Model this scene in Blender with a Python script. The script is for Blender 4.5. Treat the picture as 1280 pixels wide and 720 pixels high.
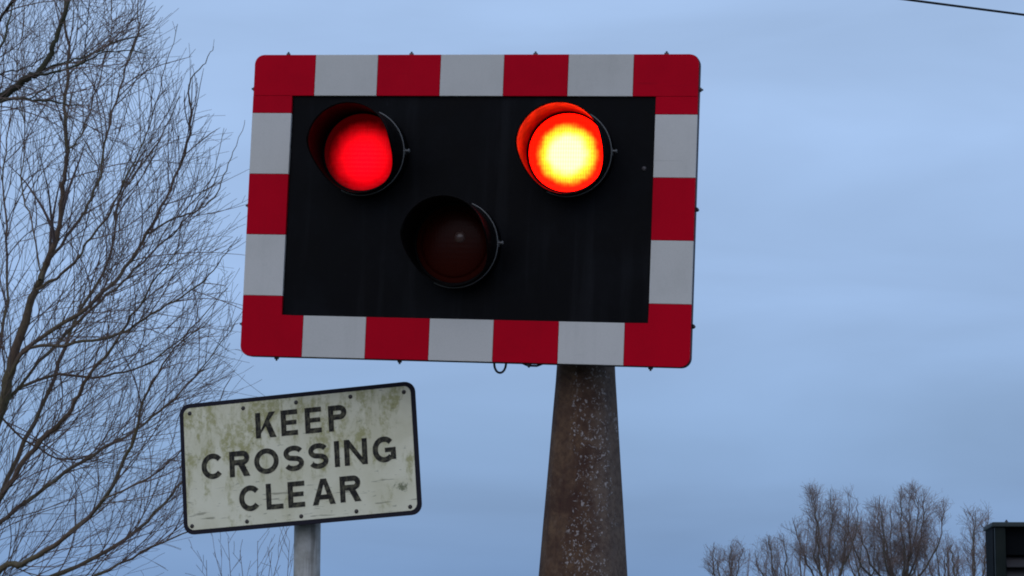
import bpy, bmesh, math, random
from mathutils import Vector, Matrix, Euler
R = math.radians
S = bpy.context.scene
COL = S.collection
for o in list(bpy.data.objects):
    bpy.data.objects.remove(o)

# ------------------------------------------------------------------ camera
PITCH = R(8.0)
EYE = Vector((0, 0, 1.6))
cam_d = bpy.data.cameras.new('camera')
cam_d.sensor_width = 36.0
cam_d.lens = 36.0 * 2740 / 1280
cam_d.clip_start = 0.1
cam_d.clip_end = 4000
cam = bpy.data.objects.new('camera', cam_d)
COL.objects.link(cam)
cam.location = EYE
cam.rotation_euler = (math.pi / 2 + PITCH, 0, 0)
S.camera = cam

# ------------------------------------------------------------------ sky
SUN_EL, SUN_AZ = R(32), R(200)      # azimuth clockwise from +Y: behind the viewer
w = bpy.data.worlds.new('World')
S.world = w
w.use_nodes = True
nt = w.node_tree
nt.nodes.clear()
N, LK = nt.nodes.new, nt.links.new
out = N('ShaderNodeOutputWorld')
bg = N('ShaderNodeBackground')
bg.inputs['Strength'].default_value = 0.1
sky = N('ShaderNodeTexSky')
sky.sky_type = 'NISHITA'
sky.sun_disc = False
sky.sun_elevation = SUN_EL
sky.sun_rotation = SUN_AZ
sky.air_density = 1.3
sky.dust_density = 2.0
tc = N('ShaderNodeTexCoord')
sep = N('ShaderNodeSeparateXYZ')
LK(tc.outputs['Generated'], sep.inputs[0])
# overcast layer: brighter towards the zenith as an overcast sky is (1 + 2 sin h) / 3
elev = N('ShaderNodeMath'); elev.operation = 'MAXIMUM'; elev.inputs[1].default_value = 0.0
LK(sep.outputs['Z'], elev.inputs[0])
ramp = N('ShaderNodeValToRGB')
ce = ramp.color_ramp.elements
ce[0].position = 0.0; ce[0].color = (0.185, 0.315, 0.56, 1)
ce[1].position = 1.0; ce[1].color = (0.52, 0.68, 0.93, 1)
for p, c in ((0.07, (0.24, 0.385, 0.645, 1)), (0.13, (0.315, 0.470, 0.76, 1)), (0.22, (0.358, 0.515, 0.80, 1)), (0.45, (0.41, 0.57, 0.85, 1))):
    e = ce.new(p); e.color = c
LK(elev.outputs[0], ramp.inputs[0])
mp = N('ShaderNodeMapping'); mp.inputs['Scale'].default_value = (1.0, 1.0, 4.6)
mp.inputs['Location'].default_value = (0.31, 0.2, 0.15)
LK(tc.outputs['Generated'], mp.inputs[0])
nz = N('ShaderNodeTexNoise')
nz.inputs['Scale'].default_value = 4.2; nz.inputs['Detail'].default_value = 5; nz.inputs['Roughness'].default_value = 0.45
nz.inputs['Distortion'].default_value = 0.4
LK(mp.outputs[0], nz.inputs['Vector'])
mr = N('ShaderNodeMapRange')
mr.inputs['From Min'].default_value = 0.3; mr.inputs['From Max'].default_value = 0.7
mr.inputs['To Min'].default_value = 9.1; mr.inputs['To Max'].default_value = 11.3
LK(nz.outputs['Fac'], mr.inputs['Value'])
cl = N('ShaderNodeVectorMath'); cl.operation = 'SCALE'
LK(ramp.outputs[0], cl.inputs[0]); LK(mr.outputs[0], cl.inputs['Scale'])
mix = N('ShaderNodeMix'); mix.data_type = 'RGBA'; mix.inputs['Factor'].default_value = 0.93
LK(sky.outputs[0], mix.inputs['A']); LK(cl.outputs[0], mix.inputs['B'])
LK(mix.outputs['Result'], bg.inputs['Color'])
LK(bg.outputs[0], out.inputs[0])

# ------------------------------------------------------------------ sun behind thick cloud
sd = bpy.data.lights.new('sun', 'SUN')
sd.energy = 0.5
sd.angle = R(60)
sd.color = (1.0, 0.86, 0.72)
so = bpy.data.objects.new('sun', sd)
COL.objects.link(so)
sdir = Vector((math.sin(SUN_AZ) * math.cos(SUN_EL), math.cos(SUN_AZ) * math.cos(SUN_EL), math.sin(SUN_EL)))
so.rotation_euler = (-sdir).to_track_quat('-Z', 'Y').to_euler()

S.view_settings.view_transform = 'Standard'
S.view_settings.look = 'None'
S.view_settings.exposure = 0
S.view_settings.gamma = 1
S.render.engine = 'CYCLES'
S.cycles.filter_width = 1.9
S.render.resolution_x, S.render.resolution_y = 1024, 576

# ================================================================== helpers
def at(x, y, Y):
    """world point at depth Y that lies where the surveyed direction (x, y) points"""
    a, b = (x - 640) / 2740, (360 - y) / 2740
    c, s = math.cos(PITCH), math.sin(PITCH)
    d = Vector((a, c - b * s, s + b * c))
    return EYE + d * (Y / d.y)

def mat(name, color=(0.5, 0.5, 0.5), rough=0.6, metal=0.0, spec=0.5, emit=None, estr=0):
    m = bpy.data.materials.new(name)
    m.use_nodes = True
    b = m.node_tree.nodes['Principled BSDF']
    b.inputs['Base Color'].default_value = (*color, 1)
    b.inputs['Roughness'].default_value = rough
    b.inputs['Metallic'].default_value = metal
    b.inputs['Specular IOR Level'].default_value = spec
    if emit:
        b.inputs['Emission Color'].default_value = (*emit, 1)
        b.inputs['Emission Strength'].default_value = estr
    return m

class G:
    """small node-graph helper on a material"""
    def __init__(s, m):
        s.m, s.nt = m, m.node_tree
        s.b = s.nt.nodes['Principled BSDF']
    def n(s, t, **kw):
        x = s.nt.nodes.new(t)
        for k, v in kw.items(): setattr(x, k, v)
        return x
    def l(s, a, b): s.nt.links.new(a, b)
    def coord(s, scale=(1, 1, 1), loc=(0, 0, 0), which='Object'):
        t = s.n('ShaderNodeTexCoord'); m = s.n('ShaderNodeMapping')
        m.inputs['Scale'].default_value = scale; m.inputs['Location'].default_value = loc
        s.l(t.outputs[which], m.inputs[0]); return m.outputs[0]
    def noise(s, vec, scale, detail=4, rough=0.55, dist=0.0):
        x = s.n('ShaderNodeTexNoise')
        x.inputs['Scale'].default_value = scale; x.inputs['Detail'].default_value = detail
        x.inputs['Roughness'].default_value = rough; x.inputs['Distortion'].default_value = dist
        s.l(vec, x.inputs['Vector']); return x.outputs['Fac']
    def step(s, v, a, b, lo=0.0, hi=1.0):
        x = s.n('ShaderNodeMapRange'); x.interpolation_type = 'SMOOTHSTEP'
        for k, q in (('From Min', a), ('From Max', b), ('To Min', lo), ('To Max', hi)): x.inputs[k].default_value = q
        s.l(v, x.inputs['Value']); return x.outputs[0]
    def math(s, op, a, b=None):
        x = s.n('ShaderNodeMath', operation=op)
        for i, q in enumerate((a, b)):
            if q is None: continue
            if isinstance(q, (int, float)): x.inputs[i].default_value = q
            else: s.l(q, x.inputs[i])
        return x.outputs[0]
    def mix(s, f, a, b):
        x = s.n('ShaderNodeMix', data_type='RGBA')
        for k, q in (('Factor', f), ('A', a), ('B', b)):
            if isinstance(q, (int, float)): x.inputs[k].default_value = q
            elif isinstance(q, tuple): x.inputs[k].default_value = (*q, 1)
            else: s.l(q, x.inputs[k])
        return x.outputs['Result']
    def sep(s, vec):
        x = s.n('ShaderNodeSeparateXYZ'); s.l(vec, x.inputs[0]); return x.outputs
    def color(s, c): s.l(c, s.b.inputs['Base Color'])
    def rough(s, v): s.l(v, s.b.inputs['Roughness'])
    def bump(s, v, strength=0.3, dist=0.01):
        x = s.n('ShaderNodeBump'); x.inputs['Strength'].default_value = strength; x.inputs['Distance'].default_value = dist
        s.l(v, x.inputs['Height']); s.l(x.outputs[0], s.b.inputs['Normal'])

def link(name, me, m=None, parent=None, loc=None, mtx=None):
    o = bpy.data.objects.new(name, me)
    COL.objects.link(o)
    if m and not me.materials: me.materials.append(m)
    if parent: o.parent = parent
    if mtx is not None: o.matrix_local = mtx
    if loc is not None: o.location = loc
    return o

def mesh(name, v, f, smooth=False):
    me = bpy.data.meshes.new(name)
    me.from_pydata(v, [], f)
    me.update()
    if smooth: me.polygons.foreach_set('use_smooth', [True] * len(me.polygons))
    return me

def bm_mesh(name, bm, smooth=False):
    bmesh.ops.recalc_face_normals(bm, faces=bm.faces)
    me = bpy.data.meshes.new(name)
    bm.to_mesh(me); bm.free()
    if smooth: me.polygons.foreach_set('use_smooth', [True] * len(me.polygons))
    return me

def prism(name, pts, y0, y1, bevel=0.0, segs=2):
    """outline (x, z) pulled from y0 to y1 (y0 is the front)"""
    bm = bmesh.new()
    a = [bm.verts.new((x, y0, z)) for x, z in pts]
    b = [bm.verts.new((x, y1, z)) for x, z in pts]
    front = bm.faces.new(a); bm.faces.new(b[::-1])
    n = len(pts)
    for i in range(n):
        bm.faces.new((a[i], b[i], b[(i + 1) % n], a[(i + 1) % n]))
    if bevel:
        bmesh.ops.bevel(bm, geom=list(front.edges), offset=bevel, segments=segs, profile=0.6, affect='EDGES')
    return bm_mesh(name, bm)

def rrect(x0, x1, z0, z1, r=0.0, corners=(1, 1, 1, 1), n=7):
    """rounded rectangle; corners = (bl, br, tr, tl)"""
    P = []
    for k, (cx, cz, a0) in enumerate(((x0, z0, 180), (x1, z0, 270), (x1, z1, 0), (x0, z1, 90))):
        if r and corners[k]:
            ox = cx + (r if k in (0, 3) else -r); oz = cz + (r if k in (0, 1) else -r)
            for i in range(n):
                t = R(a0 + 90 * i / (n - 1)); P.append((ox + r * math.cos(t), oz + r * math.sin(t)))
        else: P.append((cx, cz))
    return P

def box(name, x0, x1, y0, y1, z0, z1, bevel=0.0):
    bm = bmesh.new()
    bmesh.ops.create_cube(bm, size=1)
    for v in bm.verts:
        v.co = Vector((x0 + (v.co.x + .5) * (x1 - x0), y0 + (v.co.y + .5) * (y1 - y0), z0 + (v.co.z + .5) * (z1 - z0)))
    if bevel: bmesh.ops.bevel(bm, geom=list(bm.edges), offset=bevel, segments=2, profile=0.6, affect='EDGES')
    return bm_mesh(name, bm)

def lathe_y(name, prof, n=64, smooth=True):
    """profile of (radius, y) turned about the y axis"""
    V, F = [], []
    for r, y in prof:
        for i in range(n):
            t = 2 * math.pi * i / n; V.append((r * math.sin(t), y, r * math.cos(t)))
    for k in range(len(prof) - 1):
        for i in range(n):
            j = (i + 1) % n
            F.append((k * n + i, k * n + j, (k + 1) * n + j, (k + 1) * n + i))
    return mesh(name, V, F, smooth)

def tube_into(V, F, pts, rads, sides):
    n0 = len(V)
    up = Vector((0.31, 0.77, 0.11)).normalized()
    for i, p in enumerate(pts):
        d = (pts[min(i + 1, len(pts) - 1)] - pts[max(i - 1, 0)])
        d = d.normalized() if d.length > 1e-9 else Vector((0, 0, 1))
        u = d.cross(up)
        u = u.normalized() if u.length > 1e-4 else Vector((1, 0, 0))
        v = d.cross(u)
        for s in range(sides):
            t = 2 * math.pi * s / sides
            q = p + (u * math.cos(t) + v * math.sin(t)) * rads[i]
            V.append((q.x, q.y, q.z))
    for i in range(len(pts) - 1):
        for s in range(sides):
            a, b = n0 + i * sides + s, n0 + i * sides + (s + 1) % sides
            F.append((a, b, b + sides, a + sides))

def empty(name, loc):
    o = bpy.data.objects.new(name, None)
    COL.objects.link(o); o.location = loc; o.empty_display_size = 0.2
    return o

def tag(o, label=None, cat=None, group=None, kind=None):
    for k, v in (('label', label), ('category', cat), ('group', group), ('kind', kind)):
        if v: o[k] = v
    return o

def smooth_path(P, k=4):
    """Catmull-Rom through (Vector, radius) pairs"""
    out_p, out_r = [], []
    for i in range(len(P) - 1):
        p0, p1, p2, p3 = P[max(i - 1, 0)], P[i], P[i + 1], P[min(i + 2, len(P) - 1)]
        for j in range(k):
            t = j / k
            q = 0.5 * ((2 * p1[0]) + (p2[0] - p0[0]) * t + (2 * p0[0] - 5 * p1[0] + 4 * p2[0] - p3[0]) * t * t + (3 * p1[0] - p0[0] - 3 * p2[0] + p3[0]) * t ** 3)
            out_p.append(q); out_r.append(p1[1] + (p2[1] - p1[1]) * t)
    out_p.append(P[-1][0]); out_r.append(P[-1][1])
    return out_p, out_r

# ================================================================== materials
def retro(name, col, dirt):
    m = mat(name, col, 0.6, spec=0.03); g = G(m)
    c = g.coord()
    a = g.noise(c, 7, 5, 0.6)
    s = g.noise(g.coord((30, 30, 2.5)), 1.0, 4, 0.6)
    f = g.math('MULTIPLY', g.step(a, 0.42, 0.75), 0.28)
    f = g.math('ADD', f, g.math('MULTIPLY', g.step(s, 0.5, 0.78), 0.16))
    fine = g.math('MULTIPLY', g.step(g.noise(c, 160, 2), 0.62, 0.75), 0.15)
    oi = g.n('ShaderNodeObjectInfo')
    fade = g.math('MULTIPLY', oi.outputs['Random'], 0.30)
    cell = g.n('ShaderNodeTexVoronoi', feature='DISTANCE_TO_EDGE'); cell.inputs['Scale'].default_value = 120
    g.l(c, cell.inputs['Vector'])
    film = g.step(cell.outputs['Distance'], 0.0, 0.12, 0.14, 0.0)
    scr = g.math('MULTIPLY', g.step(g.noise(g.coord((4, 4, 60), (.3, 0, .7)), 1, 4, 0.6), 0.66, 0.70), 0.35)
    tot = g.math('ADD', g.math('ADD', g.math('ADD', f, fine), fade), g.math('ADD', film, scr))
    g.color(g.mix(g.math('MINIMUM', tot, 1.0), col, dirt))
    g.rough(g.step(a, 0.3, 0.7, 0.36, 0.55))
    return m
M_RED = retro('red_reflective_sheet', (0.58, 0.0008, 0.016), (0.41, 0.003, 0.015))
M_WHITE = retro('white_reflective_sheet', (0.66, 0.63, 0.605), (0.50, 0.485, 0.455))
M_EDGE = mat('board_edge_paint', (0.035, 0.018, 0.03), 0.6)

M_BLACK = mat('black_painted_panel', (0.012, 0.012, 0.014), 0.5, spec=0.065)
g = G(M_BLACK); c = g.coord()
a = g.noise(c, 4.5, 5, 0.6, 0.3); s = g.noise(g.coord((16, 16, 1.3)), 1.0, 5, 0.62)
sp = g.step(g.noise(c, 110, 2), 0.66, 0.78)
f = g.math('ADD', g.math('MULTIPLY', g.step(a, 0.4, 0.72), 0.5), g.math('MULTIPLY', g.step(s, 0.5, 0.72), 0.5))
f = g.math('ADD', f, g.math('MULTIPLY', sp, 0.35))
g.color(g.mix(f, (0.0022, 0.0022, 0.0034), (0.0115, 0.012, 0.015)))  # dusty blotches; the vertical streaks also carry a painted sheen
g.rough(g.step(a, 0.3, 0.7, 0.42, 0.62))

M_HOOD = mat('black_hood_enamel', (0.012, 0.012, 0.013), 0.6, spec=0.05)
g = G(M_HOOD); f = g.noise(g.coord(), 40, 4)
g.color(g.mix(g.step(f, 0.5, 0.75), (0.0035, 0.003, 0.0034), (0.007, 0.0065, 0.007))); g.rough(g.step(f, 0.3, 0.7, 0.38, 0.6))
M_RUBBER = mat('lens_gasket', (0.02, 0.018, 0.018), 0.7)
M_STEEL = mat('worn_galvanised_steel', (0.20, 0.195, 0.20), 0.5, metal=0.5)
g = G(M_STEEL); g.rough(g.step(g.noise(g.coord(), 90, 3), 0.3, 0.7, 0.35, 0.65))
M_RING = mat('tarnished_ring_steel', (0.15, 0.147, 0.147), 0.5, metal=0.4, spec=0.3)
M_BOLT = mat('dull_bolt_steel', (0.07, 0.06, 0.065), 0.55, metal=0.4)
M_CABLE = mat('black_cable_sheath', (0.018, 0.018, 0.022), 0.6, spec=0.2)

def lens_mat(name, glass, core, edge, k_core, k_edge, cx=0.0, cz=0.0):
    """lit lens: brightest in front of its lamp, with the prism grid of the moulded glass"""
    m = mat(name, glass, 0.4, spec=0.08); g = G(m)
    xyz = g.sep(g.coord())
    dx = g.math('SUBTRACT', xyz['X'], cx); dz = g.math('SUBTRACT', xyz['Z'], cz)
    r = g.math('SQRT', g.math('ADD', g.math('MULTIPLY', dx, dx), g.math('MULTIPLY', dz, dz)))
    wob = g.math('MULTIPLY', g.math('SUBTRACT', g.noise(g.coord((1, 0, 1)), 38, 3), 0.5), 0.02)
    r = g.math('ADD', r, wob)
    gx = g.math('SINE', g.math('MULTIPLY', xyz['X'], 900)); gz = g.math('SINE', g.math('MULTIPLY', xyz['Z'], 520))
    grid = g.math('ADD', 1.0, g.math('MULTIPLY', g.math('ADD', gx, g.math('MULTIPLY', gz, 0.5)), 0.16 if k_core > 5 else 0.035))
    f = g.step(r, 0.050, 0.098) if k_core > 5 else g.step(r, 0.022, 0.097)
    col = g.mix(f, core, edge)
    if k_core > 5:
        col = g.mix(g.step(r, 0.036, 0.068), core, (1.0, 0.031, 0.0012)); col = g.mix(g.step(r, 0.070, 0.092), col, edge)
    k = g.math('MULTIPLY', g.step(r, 0.052, 0.094, k_core, k_edge) if k_core > 5 else g.step(r, 0.005, 0.112, k_core, k_edge), grid)
    g.l(col, g.b.inputs['Emission Color']); g.l(k, g.b.inputs['Emission Strength'])
    g.bump(g.math('ADD', gx, gz), 0.25, 0.001)
    return m
M_LIT = lens_mat('lit_red_lens', (0.30, 0.02, 0.01), (1.0, 0.031, 0.0165), (1.0, 0.0018, 0.0003), 40.0, 6.0, 0.002, -0.006)  # rim glow added for the red light on housing rim and hood
M_DIM = lens_mat('dimming_red_lens', (0.20, 0.004, 0.008), (1.0, 0.0, 0.0055), (1.0, 0.0, 0.005), 2.1, 0.03, 0.012, -0.020)  # glow centre shifted low and right to paint the hood's shade
M_AMBER = mat('unlit_amber_lens', (0.036, 0.004, 0.002), 0.3, spec=0.06)
g = G(M_AMBER); xyz = g.sep(g.coord())
g.bump(g.math('ADD', g.math('SINE', g.math('MULTIPLY', xyz['X'], 700)), g.math('SINE', g.math('MULTIPLY', xyz['Z'], 420))), 0.05, 0.001)

# rusty post with peeling paint
M_POST = mat('rusty_peeling_post', (0.06, 0.04, 0.03), 0.8, spec=0.08)
g = G(M_POST); c = g.coord(); xyz = g.sep(c)
rust = g.noise(c, 9, 6, 0.65, 0.6); streak = g.noise(g.coord((26, 26, 2.2)), 1, 5, 0.6)
base = g.mix(g.step(rust, 0.38, 0.66), (0.078, 0.043, 0.031), (0.155, 0.092, 0.056))
base = g.mix(g.math('MULTIPLY', g.step(streak, 0.45, 0.7), 0.55), base, (0.045, 0.018, 0.017))
grey = g.math('MULTIPLY', g.step(g.math('ADD', xyz['X'], g.math('MULTIPLY', g.math('SUBTRACT', rust, 0.5), 0.14)), 0.0, 0.07), 0.6)
base = g.mix(grey, base, (0.150, 0.120, 0.105))
mot = g.noise(c, 70, 5, 0.7)
base = g.mix(g.math('MULTIPLY', g.step(mot, 0.42, 0.62), 0.45), base, (0.045, 0.026, 0.022))
base = g.mix(g.math('MULTIPLY', g.step(g.noise(c, 34, 5, 0.7), 0.52, 0.68), 0.4), base, (0.17, 0.115, 0.085))
vor = g.n('ShaderNodeTexVoronoi'); vor.inputs['Scale'].default_value = 80; vor.inputs['Randomness'].default_value = 1
warp = g.n('ShaderNodeVectorMath', operation='ADD'); wn = g.n('ShaderNodeTexNoise'); wn.inputs['Scale'].default_value = 55; wn.inputs['Detail'].default_value = 4
g.l(c, wn.inputs['Vector']); sc = g.n('ShaderNodeVectorMath', operation='SCALE'); sc.inputs['Scale'].default_value = 0.035
g.l(wn.outputs['Color'], sc.inputs[0]); g.l(g.coord((1.15, 1.15, 0.8)), warp.inputs[0]); g.l(sc.outputs[0], warp.inputs[1]); g.l(warp.outputs[0], vor.inputs['Vector'])
band = g.math('MULTIPLY', g.step(xyz['X'], -0.055, -0.012), g.step(xyz['X'], 0.10, 0.045))
patch = g.step(g.math('ADD', g.noise(g.coord((1, 1, 0.55)), 11, 4, 0.6), g.math('MULTIPLY', band, 0.22)), 0.52, 0.66)
fl = g.math('MULTIPLY', g.step(vor.outputs['Distance'], 0.34, 0.25), patch)
fl2 = g.math('MULTIPLY', g.step(g.noise(g.coord((1, 1, .7)), 95, 3, 0.6, 0.8), 0.59, 0.64), patch)
flake = g.math('MULTIPLY', g.math('MAXIMUM', fl, fl2), g.step(g.noise(c, 130, 2), 0.42, 0.52))
g.color(g.mix(g.math('MULTIPLY', flake, 0.75), base, (0.42, 0.37, 0.36)))
g.bump(g.math('ADD', g.math('MULTIPLY', rust, 0.7), flake), 0.6, 0.006)

# stained sign face
M_SIGN = mat('stained_white_sign_face', (0.6, 0.6, 0.52), 0.55, spec=0.10)
g = G(M_SIGN); c = g.coord(); xyz = g.sep(c)
big = g.noise(c, 7, 5, 0.6, 0.4); st = g.noise(g.coord((22, 22, 4.5)), 1, 5, 0.6, 0.3)
base = g.mix(g.step(big, 0.35, 0.7), (0.79, 0.745, 0.575), (0.67, 0.625, 0.45))
blot = g.noise(g.coord((15, 15, 9), (0.35, 0, 0.1)), 1, 6, 0.72, 0.35)
topw = g.math('ADD', g.math('MULTIPLY', g.step(xyz['Z'], -0.16, 0.19), 0.125), g.math('MULTIPLY', g.step(xyz['X'], 0.05, -0.22), 0.035))
moss = g.step(g.math('ADD', g.math('ADD', g.math('MULTIPLY', blot, 0.65), g.math('MULTIPLY', st, 0.4)), topw), 0.585, 0.70)
moss = g.math('MULTIPLY', moss, g.step(g.noise(c, 75, 5, 0.7), 0.36, 0.58, 0.35, 1.0))
base = g.mix(g.math('MULTIPLY', moss, 0.78), base, (0.33, 0.305, 0.105))
dark = g.step(g.noise(g.coord((1, 1, 2.6), (0.2, 0, 0.4)), 34, 5, 0.65), 0.62, 0.70)
base = g.mix(g.math('MULTIPLY', dark, 0.5), base, (0.13, 0.13, 0.085))
scr = g.step(g.noise(g.coord((9, 9, 95), (0.1, 0, 0.6)), 1, 3, 0.6), 0.61, 0.66)
scr = g.math('MULTIPLY', scr, g.step(xyz['Z'], -0.04, -0.1))
base = g.mix(g.math('MULTIPLY', scr, 0.6), base, (0.16, 0.15, 0.10))
# a tuft of lichen near the lower right corner
lx = g.math('SUBTRACT', xyz['X'], 0.300); lz = g.math('SUBTRACT', xyz['Z'], -0.108)
ld = g.math('SQRT', g.math('ADD', g.math('MULTIPLY', g.math('MULTIPLY', lx, lx), 0.45), g.math('MULTIPLY', lz, lz)))
ld = g.math('ADD', ld, g.math('MULTIPLY', g.math('SUBTRACT', g.noise(c, 95, 4, 0.7), 0.5), 0.045))
base = g.mix(g.math('MULTIPLY', g.step(ld, 0.016, 0.004), 0.8), base, (0.10, 0.115, 0.055))
g.color(base); g.rough(g.step(big, 0.3, 0.7, 0.4, 0.65))
M_SIGNBLACK = mat('faded_black_sign_ink', (0.016, 0.014, 0.022), 0.6, spec=0.12)
M_LETTER = mat('faded_black_letters', (0.03, 0.028, 0.025), 0.6, spec=0.1)
g = G(M_LETTER); f = g.noise(g.coord(), 60, 5, 0.65)
g.color(g.mix(g.step(f, 0.44, 0.70), (0.022, 0.020, 0.019), (0.12, 0.11, 0.072)))
M_RIVET = mat('dark_rivet', (0.035, 0.028, 0.025), 0.6)
M_GALV = mat('weathered_grey_sign_post', (0.3, 0.3, 0.3), 0.6, spec=0.2)
g = G(M_GALV); c = g.coord(); st = g.noise(g.coord((45, 45, 3.0)), 1, 5, 0.6); a = g.noise(c, 22, 5, 0.6)
base = g.mix(g.step(a, 0.35, 0.7), (0.46, 0.45, 0.43), (0.30, 0.29, 0.26))
base = g.mix(g.math('MULTIPLY', g.step(st, 0.5, 0.68), 0.7), base, (0.13, 0.115, 0.10))
g.color(base)

def bark(name, a, b, c_):
    m = mat(name, a, 0.85, spec=0.2); g = G(m); c = g.coord()
    f = g.noise(c, 2.2, 5, 0.6); h = g.noise(c, 30, 4, 0.6)
    col = g.mix(g.step(f, 0.4, 0.65), a, b)
    g.color(g.mix(g.math('MULTIPLY', g.step(h, 0.5, 0.7), 0.6), col, c_)); g.bump(h, 0.5, 0.01)
    return m
M_BARK = bark('willow_bark', (0.15, 0.10, 0.072), (0.14, 0.118, 0.066), (0.075, 0.055, 0.046))
M_TWIG = bark('willow_twigs', (0.15, 0.10, 0.088), (0.16, 0.115, 0.09), (0.09, 0.066, 0.062))
M_MOSSBARK = bark('mossy_bark', (0.06, 0.052, 0.036), (0.055, 0.062, 0.026), (0.034, 0.030, 0.024))
M_FARBARK = bark('far_tree_bark', (0.14, 0.11, 0.095), (0.12, 0.11, 0.085), (0.09, 0.07, 0.065))
M_FARTWIG = bark('far_tree_twigs', (0.24, 0.17, 0.15), (0.21, 0.16, 0.15), (0.15, 0.115, 0.11))  # twig colour raised to stand in for distance haze
M_CAB = mat('dark_green_cabinet_paint', (0.016, 0.024, 0.023), 0.55, spec=0.12)
g = G(M_CAB); f = g.noise(g.coord((8, 8, 2)), 3, 5)
g.color(g.mix(g.step(f, 0.4, 0.7), (0.008, 0.013, 0.012), (0.015, 0.020, 0.018)))
M_ROOF = mat('lighter_cabinet_roof', (0.045, 0.055, 0.055), 0.6, spec=0.15)  # roof lip lighter than the cabinet body
M_SLAT = mat('skylit_louvre_paint', (0.045, 0.042, 0.046), 0.6, spec=0.15)  # slats coloured paler for the sky light they catch
M_DARK = mat('cabinet_inside', (0.005, 0.006, 0.0075), 0.8, spec=0.05)

# ================================================================== the ground (below the frame)
M_GRASS = mat('winter_grass', (0.06, 0.075, 0.03), 0.9, spec=0.2)
g = G(M_GRASS); f = g.noise(g.coord(), 0.35, 8, 0.65); h = g.noise(g.coord(), 14, 4)
g.color(g.mix(g.step(f, 0.35, 0.65), (0.055, 0.072, 0.026), g.mix(h, (0.10, 0.09, 0.045), (0.05, 0.055, 0.025)))); g.bump(h, 0.7, 0.04)
M_TAR = mat('asphalt', (0.05, 0.05, 0.052), 0.85)
g = G(M_TAR); h = g.noise(g.coord(), 90, 4); f = g.noise(g.coord(), 0.8, 5)
g.color(g.mix(g.math('ADD', g.math('MULTIPLY', h, 0.5), g.math('MULTIPLY', f, 0.5)), (0.032, 0.032, 0.034), (0.075, 0.074, 0.072))); g.bump(h, 0.4, 0.004)
M_KERB = mat('kerb_concrete', (0.3, 0.29, 0.27), 0.85)
M_LINE = mat('road_paint', (0.72, 0.72, 0.68), 0.7)
gv, gf, n = [], [], 40
for j in range(n + 1):
    for i in range(n + 1):
        x, y = -1500 + 3000 * i / n, -1500 + 3000 * j / n
        gv.append((x, y, 0.0))
for j in range(n):
    for i in range(n):
        k = j * (n + 1) + i; gf.append((k, k + 1, k + n + 2, k + n + 1))
tag(link('ground', mesh('ground', gv, gf), M_GRASS), kind='structure')
tag(link('road', mesh('road', [(-4.6, -60, .004), (-1.35 + 1.0, -60, .004), (3.6, 160, .004), (-1.5, 160, .004)], [(0, 1, 2, 3)]), M_TAR), kind='structure').location = (2.4, 0, 0)

# ================================================================== crossing signal
rng = random.Random(4)
BM = Matrix.Translation((-0.1235, 6.0, 2.6691)) @ Matrix.Rotation(-0.1998, 4, 'Z') @ Matrix.Rotation(0.0371, 4, 'X') @ Matrix.Rotation(0.0474, 4, 'Y')
POSTX, POSTY = 0.196, 6.13
signal = tag(empty('crossing_signal', (POSTX, POSTY, 0)), 'level crossing signal with red and white chequered border, black panel and rusty post', 'crossing signal')
BL = Matrix.Translation((-POSTX, -POSTY, 0)) @ BM
HW, HH = 0.636, 0.4303
board = link('backing_board', prism('backing_board', rrect(-HW, HW, -HH, HH, 0.028), -0.004, 0.022), M_EDGE, signal, mtx=BL)
IX, IT, IB = 0.519, 0.3110, -0.3125
link('black_panel', prism('black_panel', rrect(-IX + .0006, IX - .0006, IB + .0006, IT - .0006), -0.0065, -0.0042), M_BLACK, board)
XT = [-HW + .0015, -0.4545, -0.2725, -0.0905, 0.0905, 0.2725, 0.4545, HW - .0015]
ZT = [IT, 0.2612, 0.0868, -0.0855, -0.2588, IB]
Y0, Y1 = -0.0155, -0.0042
for row, (za, zb) in enumerate(((IT, HH - .0015), (-HH + .0015, IB))):
    for k in range(7):
        x0, x1 = XT[k] + .0004, XT[k + 1] - .0004
        if row == 1 and k in (0, 6): continue
        cor = (row == 1 and k == 0, row == 1 and k == 6, row == 0 and k == 6, row == 0 and k == 0)
        red = k % 2 == 0
        link('red_panel' if red else 'white_panel', prism('border_panel', rrect(x0, x1, za + .0003, zb - .0003, 0.0265, cor), Y0 + rng.uniform(-.0004, .0004), Y1, 0.0011), M_RED if red else M_WHITE, board)
for x0, x1 in ((-HW + .0015, -IX), (IX, HW - .0015)):
    for k in range(4):
        red = k % 2 == 0
        link('red_panel' if red else 'white_panel', prism('border_panel', rrect(x0, x1, ZT[k + 1] + .0004, ZT[k] - .0004), Y0 + rng.uniform(-.0004, .0004), Y1, 0.0011), M_RED if red else M_WHITE, board)
for sx in (-1, 1):
    a = [(-HW + .0015, ZT[4] - .0004), (-IX, ZT[4] - .0004), (-IX, IB - .0003), (XT[1] - .0004, IB - .0003), (XT[1] - .0004, -HH + .0015)]
    a += [(-HW + .0015 + .0265 * (1 - math.sin(R(t))), -HH + .0015 + .0265 * (1 - math.cos(R(t)))) for t in range(0, 91, 15)]
    a = [(-sx * x, z) for x, z in a]
    link('red_panel', prism('corner_panel', a if sx > 0 else a[::-1], Y0, Y1, 0.0009), M_RED, board)
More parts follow.
